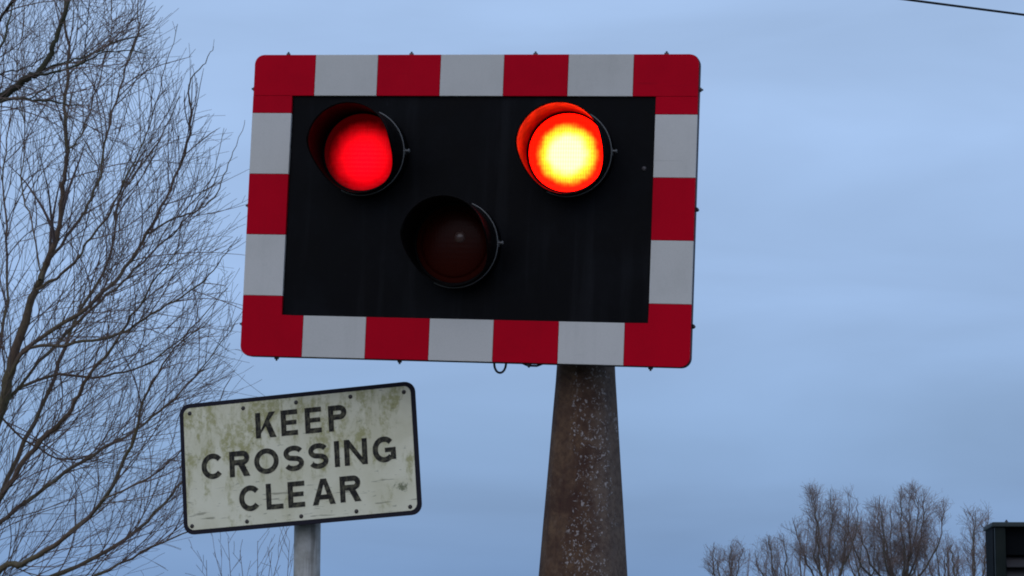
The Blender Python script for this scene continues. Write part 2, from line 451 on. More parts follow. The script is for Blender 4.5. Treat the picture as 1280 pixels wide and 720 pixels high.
# bolts round the folded edge
bm = bmesh.new()
bmesh.ops.create_cone(bm, cap_ends=True, segments=6, radius1=0.0075, radius2=0.006, depth=0.007)
bmesh.ops.create_cone(bm, cap_ends=True, segments=10, radius1=0.0032, radius2=0.0026, depth=0.005, matrix=Matrix.Translation((0, 0, 0.0055)))
ME_BOLT = bm_mesh('bolt', bm)
spots = [(x, HH + .0022, 0) for x in (-.542, -.1806, .175, .542)] + [(x, -HH - .0022, 180) for x in (-.533, -.176, .190, .5265)]
spots += [(-HW - .0022, z, -90) for z in (.3336, -.002, -.339)] + [(HW + .0022, z, 90) for z in (.333, .002, -.317)]
for x, z, a in spots:
    b = link('bolt', ME_BOLT, M_BOLT, board); b.location = (x, 0.004, z); b.rotation_euler = (0, R(a), rng.uniform(0, 1))
# round-headed screws on the black panel
bm = bmesh.new(); bmesh.ops.create_uvsphere(bm, u_segments=10, v_segments=6, radius=0.007)
for v in bm.verts: v.co.y *= 0.5
ME_SCREW = bm_mesh('screw', bm, True)
for x, z in ((0.492, 0.112),):
    link('screw', ME_SCREW, M_BOLT, board, loc=(x, -0.007, z))
# dangling loop of cable under the board
V, F = [], []
P = [Vector((0.1075 + 0.0165 * math.cos(t), 0.012 + 0.004 * math.sin(2 * t), -HH + 0.004 - 0.030 * max(0, math.sin(t)))) for t in [math.pi * i / 16 for i in range(17)]]
tube_into(V, F, [P[0] + Vector((0, .006, .03))] + P + [P[-1] + Vector((0, .006, .03))], [0.0033] * 19, 8)
link('cable_loop', mesh('cable_loop', V, F, True), M_CABLE, board)
V, F = [], []
tube_into(V, F, [Vector((0.17, 0.016, -HH + .002)), Vector((0.185, 0.016, -HH - .004)), Vector((0.21, 0.016, -HH - .004)), Vector((0.225, 0.016, -HH + .002))], [0.003] * 4, 6)
link('cable_clip', mesh('cable_clip', V, F, True), M_CABLE, board)
# stiffening rails behind and brackets to the post
for z in (0.24, -0.24):
    link('rear_rail', box('rear_rail', -0.58, 0.58, 0.0225, 0.055, z - .03, z + .03, 0.004), M_STEEL, board)

def hood_mesh():
    """cut-away hood: long over the top, sloping back along the sides, short below"""
    V, F = [], []
    n, m = 72, 10
    for side in (0, 1):
        rr = 0.1150 if side == 0 else 0.1120
        for j in range(m + 1):
            for i in range(n):
                t = 2 * math.pi * i / n
                k = (math.cos(t) + 1) / 2
                k = min(1, max(0, (k - 0.10) / 0.55)); k = k * k * (3 - 2 * k)
                L = 0.030 + 0.120 * k
                fl = 1 + 0.035 * j / m
                V.append((rr * fl * math.sin(t), -L * j / m, rr * fl * math.cos(t)))
    B = n * (m + 1)
    for j in range(m):
        for i in range(n):
            a, b = j * n + i, j * n + (i + 1) % n
            F.append((a, a + n, b + n, b)); F.append((B + a, B + b, B + b + n, B + a + n))
    for i in range(n):
        a, b = m * n + i, m * n + (i + 1) % n
        F.append((a, B + a, B + b, b))
    return mesh('hood', V, F, True)
ME_HOUSE = lathe_y('lamp_housing', [(0.0, -0.0068), (0.117, -0.0068), (0.121, -0.012), (0.120, -0.058), (0.117, -0.065), (0.111, -0.067), (0.1085, -0.066), (0.1075, -0.060), (0.106, -0.058), (0.0, -0.052)])
ME_HOOD = hood_mesh()
prof = [(0.1075, -0.0035), (0.0975, -0.0062)] + [(0.0930 * math.cos(a), -0.0065 - 0.0135 * math.sin(a)) for a in [math.pi / 2 * i / 12 for i in range(12)]] + [(0.0006, -0.020)]
ME_LENS = [lathe_y('lens', prof) for _ in range(3)]
bm = bmesh.new()
bmesh.ops.create_cone(bm, cap_ends=True, segments=10, radius1=0.006, radius2=0.006, depth=0.024, matrix=Matrix.Translation((0.012, -0.002, 0.003)) @ Matrix.Rotation(R(90), 4, 'Y'))
bmesh.ops.create_cone(bm, cap_ends=True, segments=10, radius1=0.010, radius2=0.008, depth=0.006, matrix=Matrix.Translation((0.024, -0.002, 0.003)) @ Matrix.Rotation(R(90), 4, 'Y'))
bmesh.ops.create_cube(bm, size=1, matrix=Matrix.Translation((0.002, 0.004, 0)) @ Matrix.Diagonal((0.008, 0.022, 0.03, 1)))
ME_CLIP = bm_mesh('clip', bm)
V, F = [], []
A = [R(22 + 185 * i / 60) for i in range(61)]
tube_into(V, F, [Vector((0.1205 * math.sin(t), 0, 0.1205 * math.cos(t))) for t in A], [0.0019] * 61, 6)
ME_RING = mesh('retaining_ring', V, F, True)
lamps = [(-0.294, 0.145, M_DIM, 'red lamp glowing dimly, upper left of the panel'),
         (0.288, 0.148, M_LIT, 'brightly lit red lamp, upper right of the panel'),
         (-0.018, -0.108, M_AMBER, 'unlit amber lamp, bottom middle of the panel')]
for (x, z, m, lab), me in zip(lamps, ME_LENS):
    lamp = link('signal_lamp', ME_HOUSE, M_HOOD, signal, mtx=BL @ Matrix.Translation((x, 0, z)) @ Matrix.Rotation(R(1.5), 4, 'X'))
    lamp['label'] = lab
    link('lens', me, m, lamp, loc=(0, -0.0585, 0))
    link('hood', ME_HOOD, M_HOOD, lamp, loc=(0, -0.064, 0))
    link('retaining_ring', ME_RING, M_RING, lamp, loc=(0, -0.0605, 0))
    link('clip', ME_CLIP, M_RING, lamp, loc=(0.119, -0.052, 0.004)).scale = (.6, .7, .6)

prof = [(0.017 * math.cos(a), -0.009 * math.sin(a)) for a in [math.pi / 2 * i / 6 for i in range(6)]] + [(0.0003, -0.009)]
M_GLINT = mat('lens_glint_dome', (0.10, 0.055, 0.05), 0.25, spec=0.5)  # small glossy dome added as the glint on the amber lens
link('lens_glint', lathe_y('lens_glint', prof, 20), M_GLINT, lamp, loc=(0.018, -0.0752, 0.018))
# tapered eight-sided post
PV, PF = [], []
levels = [(0.03, 0.200), (0.95, 0.185), (1.00, 0.173)] + [(1.0 + 0.08 * i, 0.173 - (0.0713 * 0.08 * i) * 1.024) for i in range(1, 16)] + [(2.9, 0.045)]
NS = 48
for z, r in levels:
    ox = 0.006 - (z - 1.95) * -0.018
    for i in range(NS):
        t = 2 * math.pi * i / NS + R(12)
        loc8 = ((t - R(12)) % (math.pi / 4)) - math.pi / 8
        rr = r * (0.55 * math.cos(math.pi / 8) / math.cos(loc8) + 0.45)
        rr *= 1 + rng.uniform(-.004, .004)
        PV.append((ox + rr * math.sin(t), rr * math.cos(t), z))
for k in range(len(levels) - 1):
    for i in range(NS):
        j = (i + 1) % NS
        PF.append((k * NS + i, (k + 1) * NS + i, (k + 1) * NS + j, k * NS + j))
PF.append(tuple((len(levels) - 1) * NS + i for i in range(NS))[::-1])
post = link('post', mesh('post', PV, PF, True), M_POST, signal)
link('base_flange', box('base_flange', -0.28, 0.28, -0.28, 0.28, 0.0, 0.03, 0.006), M_STEEL, post)
for z in (2.42, 2.88):
    link('bracket', box('bracket', -0.15, 0.11, -0.10, -0.035, z - .03, z + .03, 0.004), M_STEEL, post)

# ================================================================== KEEP CROSSING CLEAR sign
SM = Matrix.Translation((-0.6074, 6.25, 1.9876)) @ Matrix.Rotation(-0.2345, 4, 'Z') @ Matrix.Rotation(-0.0376, 4, 'X') @ Matrix.Rotation(-0.0775, 4, 'Y')
SPX, SPY = -0.5875, 6.33
sign = tag(empty('road_sign', (SPX, SPY, 0)), 'dirty white KEEP CROSSING CLEAR sign with black border on grey post', 'road sign')
SL = Matrix.Translation((-SPX, -SPY, 0)) @ SM
SW, SH = 0.7091 / 2, 0.3775 / 2
plate = link('sign_plate', prism('sign_plate', rrect(-SW, SW, -SH, SH, 0.030), -0.003, 0.003, 0.0015), M_SIGNBLACK, sign, mtx=SL)
face = link('sign_face', prism('sign_face', rrect(-SW + .0125, SW - .0125, -SH + .0125, SH - .0125, 0.020), -0.0040, -0.0028), M_SIGN, plate)
bm = bmesh.new(); bmesh.ops.create_uvsphere(bm, u_segments=12, v_segments=6, radius=0.0062)
for v in bm.verts: v.co.y *= 0.55
ME_RIV = bm_mesh('rivet', bm, True)
for x, z in ((-.3226, .1608), (-.1588, .16), (.0014, .1611), (.1643, .1617), (.3226, .1593), (-.3288, -.1646), (-.1623, -.1656), (.0006, -.1648), (.1643, -.165), (.3218, -.1657)):
    link('rivet', ME_RIV, M_RIVET, plate, loc=(x, -0.0042, z))

ST = 0.0150
def stroke(path, wd=ST, closed=False):
    n = len(path); Lf, Rt = [], []
    for i in range(n):
        a = path[(i - 1) % n] if (closed or i) else path[i]
        b = path[(i + 1) % n] if (closed or i < n - 1) else path[i]
        dx, dz = b[0] - a[0], b[1] - a[1]; L = math.hypot(dx, dz)
        nx, nz = -dz / L, dx / L
        Lf.append((path[i][0] + nx * wd / 2, path[i][1] + nz * wd / 2)); Rt.append((path[i][0] - nx * wd / 2, path[i][1] - nz * wd / 2))
    return Lf, Rt
def arc(cx, cz, rx, rz, a0, a1, n=20):
    return [(cx + rx * math.cos(R(a0 + (a1 - a0) * i / n)), cz + rz * math.sin(R(a0 + (a1 - a0) * i / n))) for i in range(n + 1)]
def rect(x0, z0, x1, z1): return [(x0, z0), (x1, z0), (x1, z1), (x0, z1)]
def glyph(ch, W, H):
    """polygons and strokes of a heavy sans capital in a W x H box"""
    s = ST; h = s / 2; po, sk = [], []
    if ch in 'KEPRLINB': po.append(rect(0, 0, s, H))
    if ch == 'E': po += [rect(s, 0, W, s * .92), rect(s, H - s * .92, W, H), rect(s, H * .5 - s * .40, W * .93, H * .5 + s * .45)]
    if ch == 'L': po.append(rect(s, 0, W, s * .92))
    if ch == 'K': po += [[(s, H * .30), (W - s * 1.25, H), (W - s * .02, H), (s, H * .30 + s * 1.35 * .0 - s * .9 + H * .02 + s * .2)], [(s + (W - s) * .28, H * .56), (W - s * 1.2, 0), (W + s * .08, 0), (s + (W - s) * .60, H * .64)]]
    if ch in 'PR':
        hb = H * (.56 if ch == 'P' else .55); rz = hb / 2 - h; cz = H - hb / 2; cx = W - h - rz * 1.0
        sk.append(([(s * .9, H - h), (cx, H - h)] + arc(cx, cz, rz, rz, 90, -90, 16)[1:-1] + [(cx, H - hb + h), (s * .9, H - hb + h)], False))
        if ch == 'R': po.append([(W * .40, H - hb + s * .3), (W - s * 1.18, 0), (W + s * .06, 0), (W * .40 + s * 1.3, H - hb + s * .3)])
    if ch == 'N': po += [rect(W - s, 0, W, H), [(s, H), (W - s, s * 1.35), (W - s, 0), (W - s, 0), (s, H - s * 1.6)]]
    if ch == 'A': po += [[(0, 0), (W / 2 - s * .56, H), (W / 2 + s * .02, H), (W / 2 + s * .02, H * .80), (s * 1.1, 0)], [(W - s * 1.1, 0), (W / 2 + s * .02, H * .80), (W / 2 + s * .02, H), (W / 2 + s * .56, H), (W, 0)], rect(W * .27, H * .20, W * .73, H * .20 + s * .9)]
    if ch == 'O': sk.append((arc(W / 2, H / 2, W / 2 - h, H / 2 - h, 0, 360, 36)[:-1], True))
    if ch == 'C': sk.append((arc(W / 2 + h * .25, H / 2, W / 2 - h * .9, H / 2 - h, 40, 320, 30), False))
    if ch == 'G':
        sk.append((arc(W / 2, H / 2, W / 2 - h, H / 2 - h, 42, 318, 30), False))
        po += [rect(W * .53, H * .5 - s * .55, W, H * .5 + s * .30), rect(W - s, H * .10, W, H * .5 - s * .55)]
    if ch == 'S':
        q = H / 4 + s * .02
        sk.append((arc(W / 2, H - q - h * .5, W / 2 - h, q - h * .5, 25, 240, 18) + arc(W / 2, q + h * .5, W / 2 - h, q - h * .5, 60, -155, 18), False))
    return po, sk
def letter_mesh(ch, W, H):
    V, F = [], []; lift = [0]
    def ext(faces_front, ring):
        pass
    po, sk = glyph(ch, W, H)
    for k, p in enumerate(po):
        y = -0.0009 - 0.00012 * k; n0 = len(V); n = len(p)
        V.extend((x, y, z) for x, z in p); V.extend((x, 0.0002, z) for x, z in p)
        F.append(tuple(range(n0, n0 + n)))
        for i in range(n): F.append((n0 + i, n0 + n + i, n0 + n + (i + 1) % n, n0 + (i + 1) % n))
    for k, (p, closed) in enumerate(sk):
        y = -0.0009 - 0.00012 * (len(po) + k); Lf, Rt = stroke(p, ST * (0.97 if ch in 'SO' else 1), closed); n0 = len(V); n = len(p)
        V.extend((x, y, z) for x, z in Lf); V.extend((x, y, z) for x, z in Rt)
        V.extend((x, 0.0002, z) for x, z in Lf); V.extend((x, 0.0002, z) for x, z in Rt)
        for i in range(n if closed else n - 1):
            j = (i + 1) % n
            F.append((n0 + i, n0 + n + i, n0 + n + j, n0 + j))
            F.append((n0 + i, n0 + j, n0 + 2 * n + j, n0 + 2 * n + i)); F.append((n0 + n + i, n0 + 3 * n + i, n0 + 3 * n + j, n0 + n + j))
        if not closed:
            for i in (0, n - 1): F.append((n0 + i, n0 + n + i, n0 + 3 * n + i, n0 + 2 * n + i))
    me = mesh('letter', V, F)
    bm = bmesh.new(); bm.from_mesh(me); bmesh.ops.recalc_face_normals(bm, faces=bm.faces); bm.to_mesh(me); bm.free()
    return me
LET = [('K', -.1235, -.063, .0685), ('E', -.0464, .003, .0685), ('E', .0257, .0745, .0685), ('P', .0958, .150, .0675),
       ('C', -.2936, -.2265, -.0355), ('R', -.2073, -.147, -.0355), ('O', -.1326, -.0585, -.0355), ('S', -.0437, .0168, -.0350), ('S', .0308, .0901, -.0350), ('I', .1083, .1233, -.0345), ('N', .1377, .2055, -.0340), ('G', .2216, .2893, -.0345),
       ('C', -.1836, -.1180, -.1370), ('L', -.1010, -.0505, -.1375), ('E', -.0358, .0142, -.1380), ('A', .0370, .1050, -.1375), ('R', .1193, .1800, -.1365)]
for ch, x0, x1, z0 in LET:
    o = link('letter', letter_mesh(ch, x1 - x0, 0.0735), M_LETTER, plate, loc=(x0, -0.0042, z0))
# round post, clamps behind the plate
V, F = [], []
n = 32
prof = [(0.0382, 0.0), (0.0382, 2.12), (0.036, 2.13), (0.02, 2.136), (0.001, 2.138)]
for r, z in prof:
    for i in range(n): V.append((r * math.cos(2 * math.pi * i / n), r * math.sin(2 * math.pi * i / n), z))
for k in range(len(prof) - 1):
    for i in range(n):
        j = (i + 1) % n; F.append((k * n + i, k * n + j, (k + 1) * n + j, (k + 1) * n + i))
link('post', mesh('sign_post', V, F, True), M_GALV, sign)
for z in (0.115, -0.115):
    link('clamp', box('clamp', -0.07, 0.09, 0.0035, 0.030, z - .02, z + .02, 0.003), M_STEEL, plate)

# ================================================================== equipment cabinet at the right edge
cab = tag(empty('equipment_cabinet', (1.735, 8.0, 0)), 'dark equipment cabinet with louvres, cut off by the right edge', 'cabinet')
cab.rotation_euler = (0, R(0.4), R(-9))
CH = 1.866
link('body', box('body', 0.0, 1.1, 0.06, 0.55, 0.06, CH - .012, 0.004), M_DARK, cab)
link('side_post', box('side_post', 0.004, 0.042, 0.0, 0.058, 0.06, CH - .018, 0.003), M_CAB, cab)
link('side_post', box('side_post', 1.058, 1.096, 0.0, 0.058, 0.06, CH - .018, 0.003), M_CAB, cab)
roof = link('roof', box('roof', -0.006, 1.106, -0.012, 0.57, CH - .017, CH, 0.004), M_ROOF, cab)
link('bolt', ME_BOLT, M_BOLT, roof, loc=(0.046, 0.0, CH + .0005))
link('bolt', ME_BOLT, M_BOLT, roof, loc=(0.75, 0.0, CH + .0005))
link('upper_panel', box('upper_panel', 0.044, 1.056, 0.030, 0.058, CH - .118, CH - .02, 0.002), M_DARK, cab)
for k in range(26):
    z = CH - 0.160 - k * 0.040
    bm = bmesh.new()
    q = [(0.044, 0.010, z), (1.056, 0.010, z), (1.056, 0.056, z + .034), (0.044, 0.056, z + .034)]
    a = [bm.verts.new(p) for p in q]; b = [bm.verts.new((p[0], p[1] + .002, p[2] - .003)) for p in q]
    bm.faces.new(a); bm.faces.new(b[::-1])
    for i in range(4): bm.faces.new((a[i], b[i], b[(i + 1) % 4], a[(i + 1) % 4]))
    link('louvre_slat', bm_mesh('louvre_slat', bm), M_SLAT, cab)
link('plinth', box('plinth', -0.03, 1.13, 0.02, 0.6, 0.0, 0.06, 0.005), M_KERB, cab)

# ================================================================== trees
class Tree:
    def __init__(s, seed):
        s.r = random.Random(seed); s.V, s.F = [], []; s.TV, s.TF = [], []
    def limb(s, pts, rads, sides=8): tube_into(s.V, s.F, pts, rads, sides)
    def rdir(s):
        while True:
            v = Vector((s.r.uniform(-1, 1), s.r.uniform(-1, 1), s.r.uniform(-1, 1)))
            if 0.05 < v.length < 1: return v.normalized()
    def twig(s, p, d, L, r0, lev, P):
        n = max(3, int(L / P['seg'])); step = L / n
        pts, rads = [p.copy()], [r0]
        cur = p.copy(); d = d.normalized(); bend = s.rdir() * P['bend']
        for i in range(n):
            d = (d + bend * step * 0.9 + s.rdir() * P['wig'] + P['trop'] * step).normalized()
            cur = cur + d * step
            pts.append(cur.copy()); rads.append(max(P['rmin'], r0 * (1 - (i + 1) / n) ** 0.8))
        env = P.get('env')
        if env:
            for i, q in enumerate(pts):
                if not env(q): 
                    pts, rads = pts[:max(i, 1)], rads[:max(i, 1)]; break
            if len(pts) < 2: return
            rads[-1] = P['rmin']
        tube_into(s.TV, s.TF, pts, rads, 3)
        if lev <= 0: return
        s.spawn(pts, rads, L, lev, P)
    def spawn(s, pts, rads, L, lev, P, start=0.12):
        sp = P['space'][lev]; acc = s.r.uniform(0, sp); tot = sum((pts[i + 1] - pts[i]).length for i in range(len(pts) - 1)); run = 0
        for i in range(len(pts) - 1):
            seg = pts[i + 1] - pts[i]; l = seg.length
            if l < 1e-6: continue
            while acc < run + l:
                t = acc / tot
                if t > start:
                    p = pts[i] + seg * ((acc - run) / l)
                    dd = seg.normalized(); side = s.rdir(); side = (side - dd * side.dot(dd))
                    if side.length > 1e-3:
                        side.normalize(); ang = R(s.r.uniform(*P['ang']))
                        nd = dd * math.cos(ang) + side * math.sin(ang) + P['lean']
                        ln = P['len'][lev] * s.r.uniform(0.45, 1.15) * (1.1 - 0.55 * t)
                        rr = min(P['rad'][lev], rads[i] * 0.75)
                        s.twig(p, nd, ln, rr, lev - 1, P)
                acc += sp * s.r.uniform(0.5, 1.5)
            run += l
    def build(s, name, base, mb, mtw, label, cat='tree', group=None):
        t = tag(empty(name, base), label, cat, group)
        inv = Matrix.Translation(-Vector(base))
        for nm, V, F, m in (('trunk', s.V, s.F, mb), ('crown', s.TV, s.TF, mtw)):
            me = mesh(nm, V, F, nm == 'trunk'); me.transform(inv); o = link(nm, me, m, t)
            if nm == 'crown': o['kind'] = 'stuff'
        return t

# ---- big leafless willow that fills the left of the view
W = Tree(11)
YW = 15.0
PXM = 2740 / YW
def wl(pts, w0, w1, dy0=0.0, dy1=0.0):
    n = len(pts)
    return [(at(x, y, YW + dy0 + (dy1 - dy0) * i / (n - 1)), 0.84 * (w0 + (w1 - w0) * i / (n - 1)) / PXM / 2) for i, (x, y) in enumerate(pts)]
LIMBS = [
    ([(-150, 1000), (-95, 830), (-45, 640), (0, 518), (16, 450), (40, 373), (55, 338), (72, 290)], 22, 7.5, 0.5, 0.0),
    ([(72, 290), (79, 232), (85, 190), (80, 133), (86, 70), (80, 10), (90, -60)], 7.5, 2.5, 0, -.5),
    ([(50, 350), (63, 323), (97, 280), (110, 255), (125, 220), (137, 153), (157, 87), (172, 43), (173, -10), (185, -60)], 6, 1.3, .05, .5),
    ([(85, 190), (100, 170), (118, 120), (135, 60), (140, 10)], 3, 1.5, 0, .4),
    ([(46, 362), (87, 335), (110, 303), (133, 273), (160, 220), (182, 170), (203, 100), (222, 30)], 5, 0.9, .1, -.4),
    ([(12, 468), (30, 440), (113, 380), (150, 343), (183, 292), (213, 237), (237, 167), (237, 107), (253, 83), (267, 58)], 7.5, 0.8, .2, -.3),
    ([(183, 292), (220, 273), (257, 257), (277, 227), (292, 190), (306, 150)], 3.6, 0.8, 0, .3),
    ([(5, 505), (60, 440), (115, 387), (160, 345), (200, 307), (228, 280), (262, 230), (280, 160)], 6, 0.8, .3, .7),
    ([(0, 518), (27, 443), (93, 430), (150, 417), (200, 387), (247, 357), (277, 323), (297, 296)], 6, 0.8, .2, -.8),
    ([(-95, 830), (-30, 680), (0, 623), (43, 560), (84, 518), (105, 479), (136, 440), (165, 395), (205, 335), (235, 300)], 11, 1.0, .4, -.6),
    ([(-40, 700), (0, 654), (58, 607), (117, 568), (180, 530), (225, 490), (262, 450), (300, 395)], 8, 0.8, .3, .9),
    ([(-95, 830), (0, 714), (28, 704), (78, 673), (128, 627), (163, 557), (185, 490), (220, 435), (262, 400)], 10.5, 1.0, .4, -.9),
    ([(-95, 830), (-20, 742), (80, 715), (160, 672), (212, 620), (250, 570), (280, 520)], 10, 0.8, .4, 1.0),
    ([(-20, 742), (70, 740), (150, 705), (215, 672), (262, 655)], 6, 1.2, .5, -.3),
    ([(-20, 500), (30, 548), (80, 575), (130, 560), (190, 520), (250, 480)], 4, 1.2, .6, 1.2),
    ([(-30, 560), (6, 400), (8, 300), (4, 225), (12, 150)], 6, 1.6, .6, 1.0),
    ([(52, 342), (38, 275), (27, 232), (32, 170), (20, 100), (30, 30)], 3, 1.2, .1, .8),
    ([(125, 627), (180, 600), (230, 560), (262, 520), (290, 470)], 3, 1.1, -.5, -1.0),
    ([(-60, 640), (-25, 560), (10, 500), (60, 470), (130, 470), (190, 450), (240, 410), (285, 360)], 7, 1.2, .8, 1.2),
    ([(-60, 780), (10, 600), (60, 490), (95, 400), (135, 330), (150, 250), (190, 190), (225, 120)], 8, 1.4, .9, 1.5),
]
# the crown is a rounded mass; its right flank and top are where growth stops
EC = at(-130, 400, YW); 
def env_w(p):
    dx, dy, dz = (p.x - EC.x) / 2.62, (p.y - EC.y) / 2.5, (p.z - EC.z) / 3.4
    k = W.r.uniform(0.74, 1.12)
    return dx * dx + dy * dy + dz * dz < k and p.z > 0.3
PW = dict(seg=0.075, bend=1.9, wig=0.065, trop=Vector((0.02, 0, 0.72)), rmin=0.0014, env=env_w,
          space=[0, 0.22, 0.150, 0.125], len=[0, 0.36, 0.72, 1.4], rad=[0, 0.0019, 0.0028, 0.0052], ang=(18, 50), lean=Vector((0.16, 0, 0.16)))
PL = dict(PW); PL.update(space=[0, 0.3, 0.24, 0.22])
for pts, w0, w1, d0, d1 in LIMBS:
    P, Rr = smooth_path(wl(pts, w0, w1, d0, d1), 5)
    for i in range(1, len(P) - 1): P[i] = P[i] + W.rdir() * 0.010; Rr[i] *= W.r.uniform(0.92, 1.10)
    W.limb(P, Rr, 10 if w0 > 7 else 6)
    W.spawn(P, Rr, 1, 3, PW, 0.10)
    W.twig(P[-1], P[-1] - P[-3], 0.8, Rr[-1], 2, PW)
    for q in range(3): W.twig(P[-2 - q], (P[-1] - P[-3]).normalized() + W.rdir() * .6, 0.7, Rr[-1] * .8, 2, PW)
tb = at(-152, 1000, YW + .5); tb.z = 0
# the far side of the crown, out of frame, grows the same way
for k, (pts, w0, w1, d0, d1) in enumerate(LIMBS):
    if k in (1, 2, 4, 5, 9, 11, 12, 16):
        P, Rr = smooth_path(wl([(-300 - x * .95, y) for x, y in pts], w0, w1, -d0, -d1), 4)
        W.limb(P, Rr, 6); W.spawn(P, Rr, 1, 3, PL, 0.10)
P, Rr = smooth_path(wl([(-100, 830), (-190, 640), (-240, 470), (-300, 330), (-330, 200)], 12, 3, .4, -.2), 5)
W.limb(P, Rr, 8); W.spawn(P, Rr, 1, 3, PL, 0.10)
P, Rr = smooth_path([(Vector((at(-152, 1000, YW + .5).x - .02, tb.y, -0.05)), 0.21), (at(-150, 1000, YW + .5), 0.165), (at(-122, 910, YW + .48), 0.115), (at(-92, 820, YW + .45), 0.055)], 5)
W.limb(P, Rr, 14)
W.build('willow_tree', (tb.x, tb.y, 0), M_BARK, M_TWIG, 'tall leafless tree with fanned fine twigs filling the left side', group='leafless trees')

# ---- mossy neighbour whose limbs reach in at the upper left
Q = Tree(23)
YQ = 12.5
PXM2 = 2740 / YQ
def ql(pts, w0, w1, dy):
    n = len(pts)
    return [(at(x, y, YQ + dy * i / (n - 1)), (w0 + (w1 - w0) * i / (n - 1)) / PXM2 / 2) for i, (x, y) in enumerate(pts)]
QL = [([(-260, 420), (-160, 260), (-60, 160), (0, 121), (30, 100), (50, 87), (66, 60), (76, 30), (88, -10), (92, -70)], 14, 2.8, 0.0),
      ([(50, 87), (80, 80), (115, 66), (150, 52), (190, 40)], 3.6, 1.0, .4),
      ([(40, 94), (75, 88), (110, 74), (145, 63), (185, 66)], 3.6, 1.0, -.4),
      ([(-60, 160), (0, 126), (40, 124), (80, 129), (105, 134)], 5.5, 1.2, -.3),
      ([(34, 124), (55, 110), (75, 85), (95, 60)], 2.4, 1.0, .3),
      ([(-60, 160), (-20, 100), (0, 92), (35, 84), (60, 70)], 4, 1.0, .5),
      ([(-30, 140), (0, 60), (12, 20), (16, -30)], 4, 1.4, .5),
      ([(-60, 160), (-10, 40), (20, 0), (50, -40)], 6, 1.4, -.5)]
EQ = at(-260, 60, YQ)
def env_q(p):
    dx, dy, dz = (p.x - EQ.x) / 2.12, (p.y - EQ.y) / 2.0, (p.z - EQ.z) / 2.2
    return dx * dx + dy * dy + dz * dz < 1
PQ = dict(PW); PQ.update(env=env_q, trop=Vector((0.05, 0, 0.25)), space=[0, 0.13, 0.12, 0.11], len=[0, 0.24, 0.5, 0.95], lean=Vector((0.1, 0, 0.1)))
for pts, w0, w1, d in QL:
    P, Rr = smooth_path(ql(pts, w0, w1, d), 5)
    for i in range(1, len(P) - 1): P[i] = P[i] + Q.rdir() * 0.010
    Q.limb(P, Rr, 10 if w0 > 5 else 6)
    Q.spawn(P, Rr, 1, 3, PQ, 0.15)
for pts in ([(-312, 560), (-350, 420), (-420, 280), (-470, 150), (-490, 20)], [(-256, 414), (-280, 300), (-270, 180), (-290, 60), (-270, -60)], [(-350, 420), (-400, 380), (-470, 330), (-540, 230)], [(-280, 300), (-340, 220), (-370, 100), (-400, -20)]):
    P, Rr = smooth_path(ql(pts, 11, 2, .3), 5)
    Q.limb(P, Rr, 6); Q.spawn(P, Rr, 1, 3, PQ, 0.15)
qb = at(-330, 700, YQ); qb.z = 0
P, Rr = smooth_path([(Vector((qb.x, qb.y, -.05)), 0.16), (Vector((qb.x, qb.y, .5)), 0.125), (at(-312, 560, YQ), 0.075), (at(-256, 414, YQ), 0.034)], 5)
Q.limb(P, Rr, 12)
Q.build('mossy_tree', (qb.x, qb.y, 0), M_MOSSBARK, M_TWIG, 'dark mossy limbs of another bare tree reaching in at the upper left corner', group='leafless trees')

# ---- thin young shoots behind the sign
def shoots(px, Yd, label, seed, tops):
    T = Tree(seed); b = at(px, 900, Yd); b.z = 0
    PS = dict(seg=0.06, bend=1.8, wig=0.12, trop=Vector((0, 0, 0.35)), rmin=0.0013, space=[0, 0.13, 0.10], len=[0, 0.16, 0.32], rad=[0, 0.0015, 0.0021], ang=(20, 50), lean=Vector((0, 0, 0.15)))
    for tx, ty in tops:
        e = at(tx, ty, Yd + T.r.uniform(-.4, .4)); s0 = Vector((b.x + T.r.uniform(-.2, .2), b.y + T.r.uniform(-.2, .2), -0.02))
        m1 = s0.lerp(e, .35) + Vector((T.r.uniform(-.06, .06), T.r.uniform(-.06, .06), .15)); m2 = s0.lerp(e, .7) + Vector((T.r.uniform(-.05, .05), 0, .08))
        P, Rr = smooth_path([(s0, .006), (m1, .0042), (m2, .0028), (e, .0014)], 6)
        T.limb(P, Rr, 5); T.spawn(P, Rr, 1, 2, PS, 0.35)
    t = tag(empty('shrub', b), label, 'shrub')
    for nm, V, F, m in (('stem', T.V, T.F, M_TWIG), ('twigs', T.TV, T.TF, M_TWIG)):
        me = mesh(nm, V, F); me.transform(Matrix.Translation(-b)); o = link(nm, me, M_TWIG, t)
        if nm == 'twigs': o['kind'] = 'stuff'
shoots(310, 13.5, 'thin bare shoots rising below the sign, left of its post', 5, [(268, 690), (285, 672), (300, 688), (322, 676), (340, 690), (352, 684), (362, 676), (258, 700)])

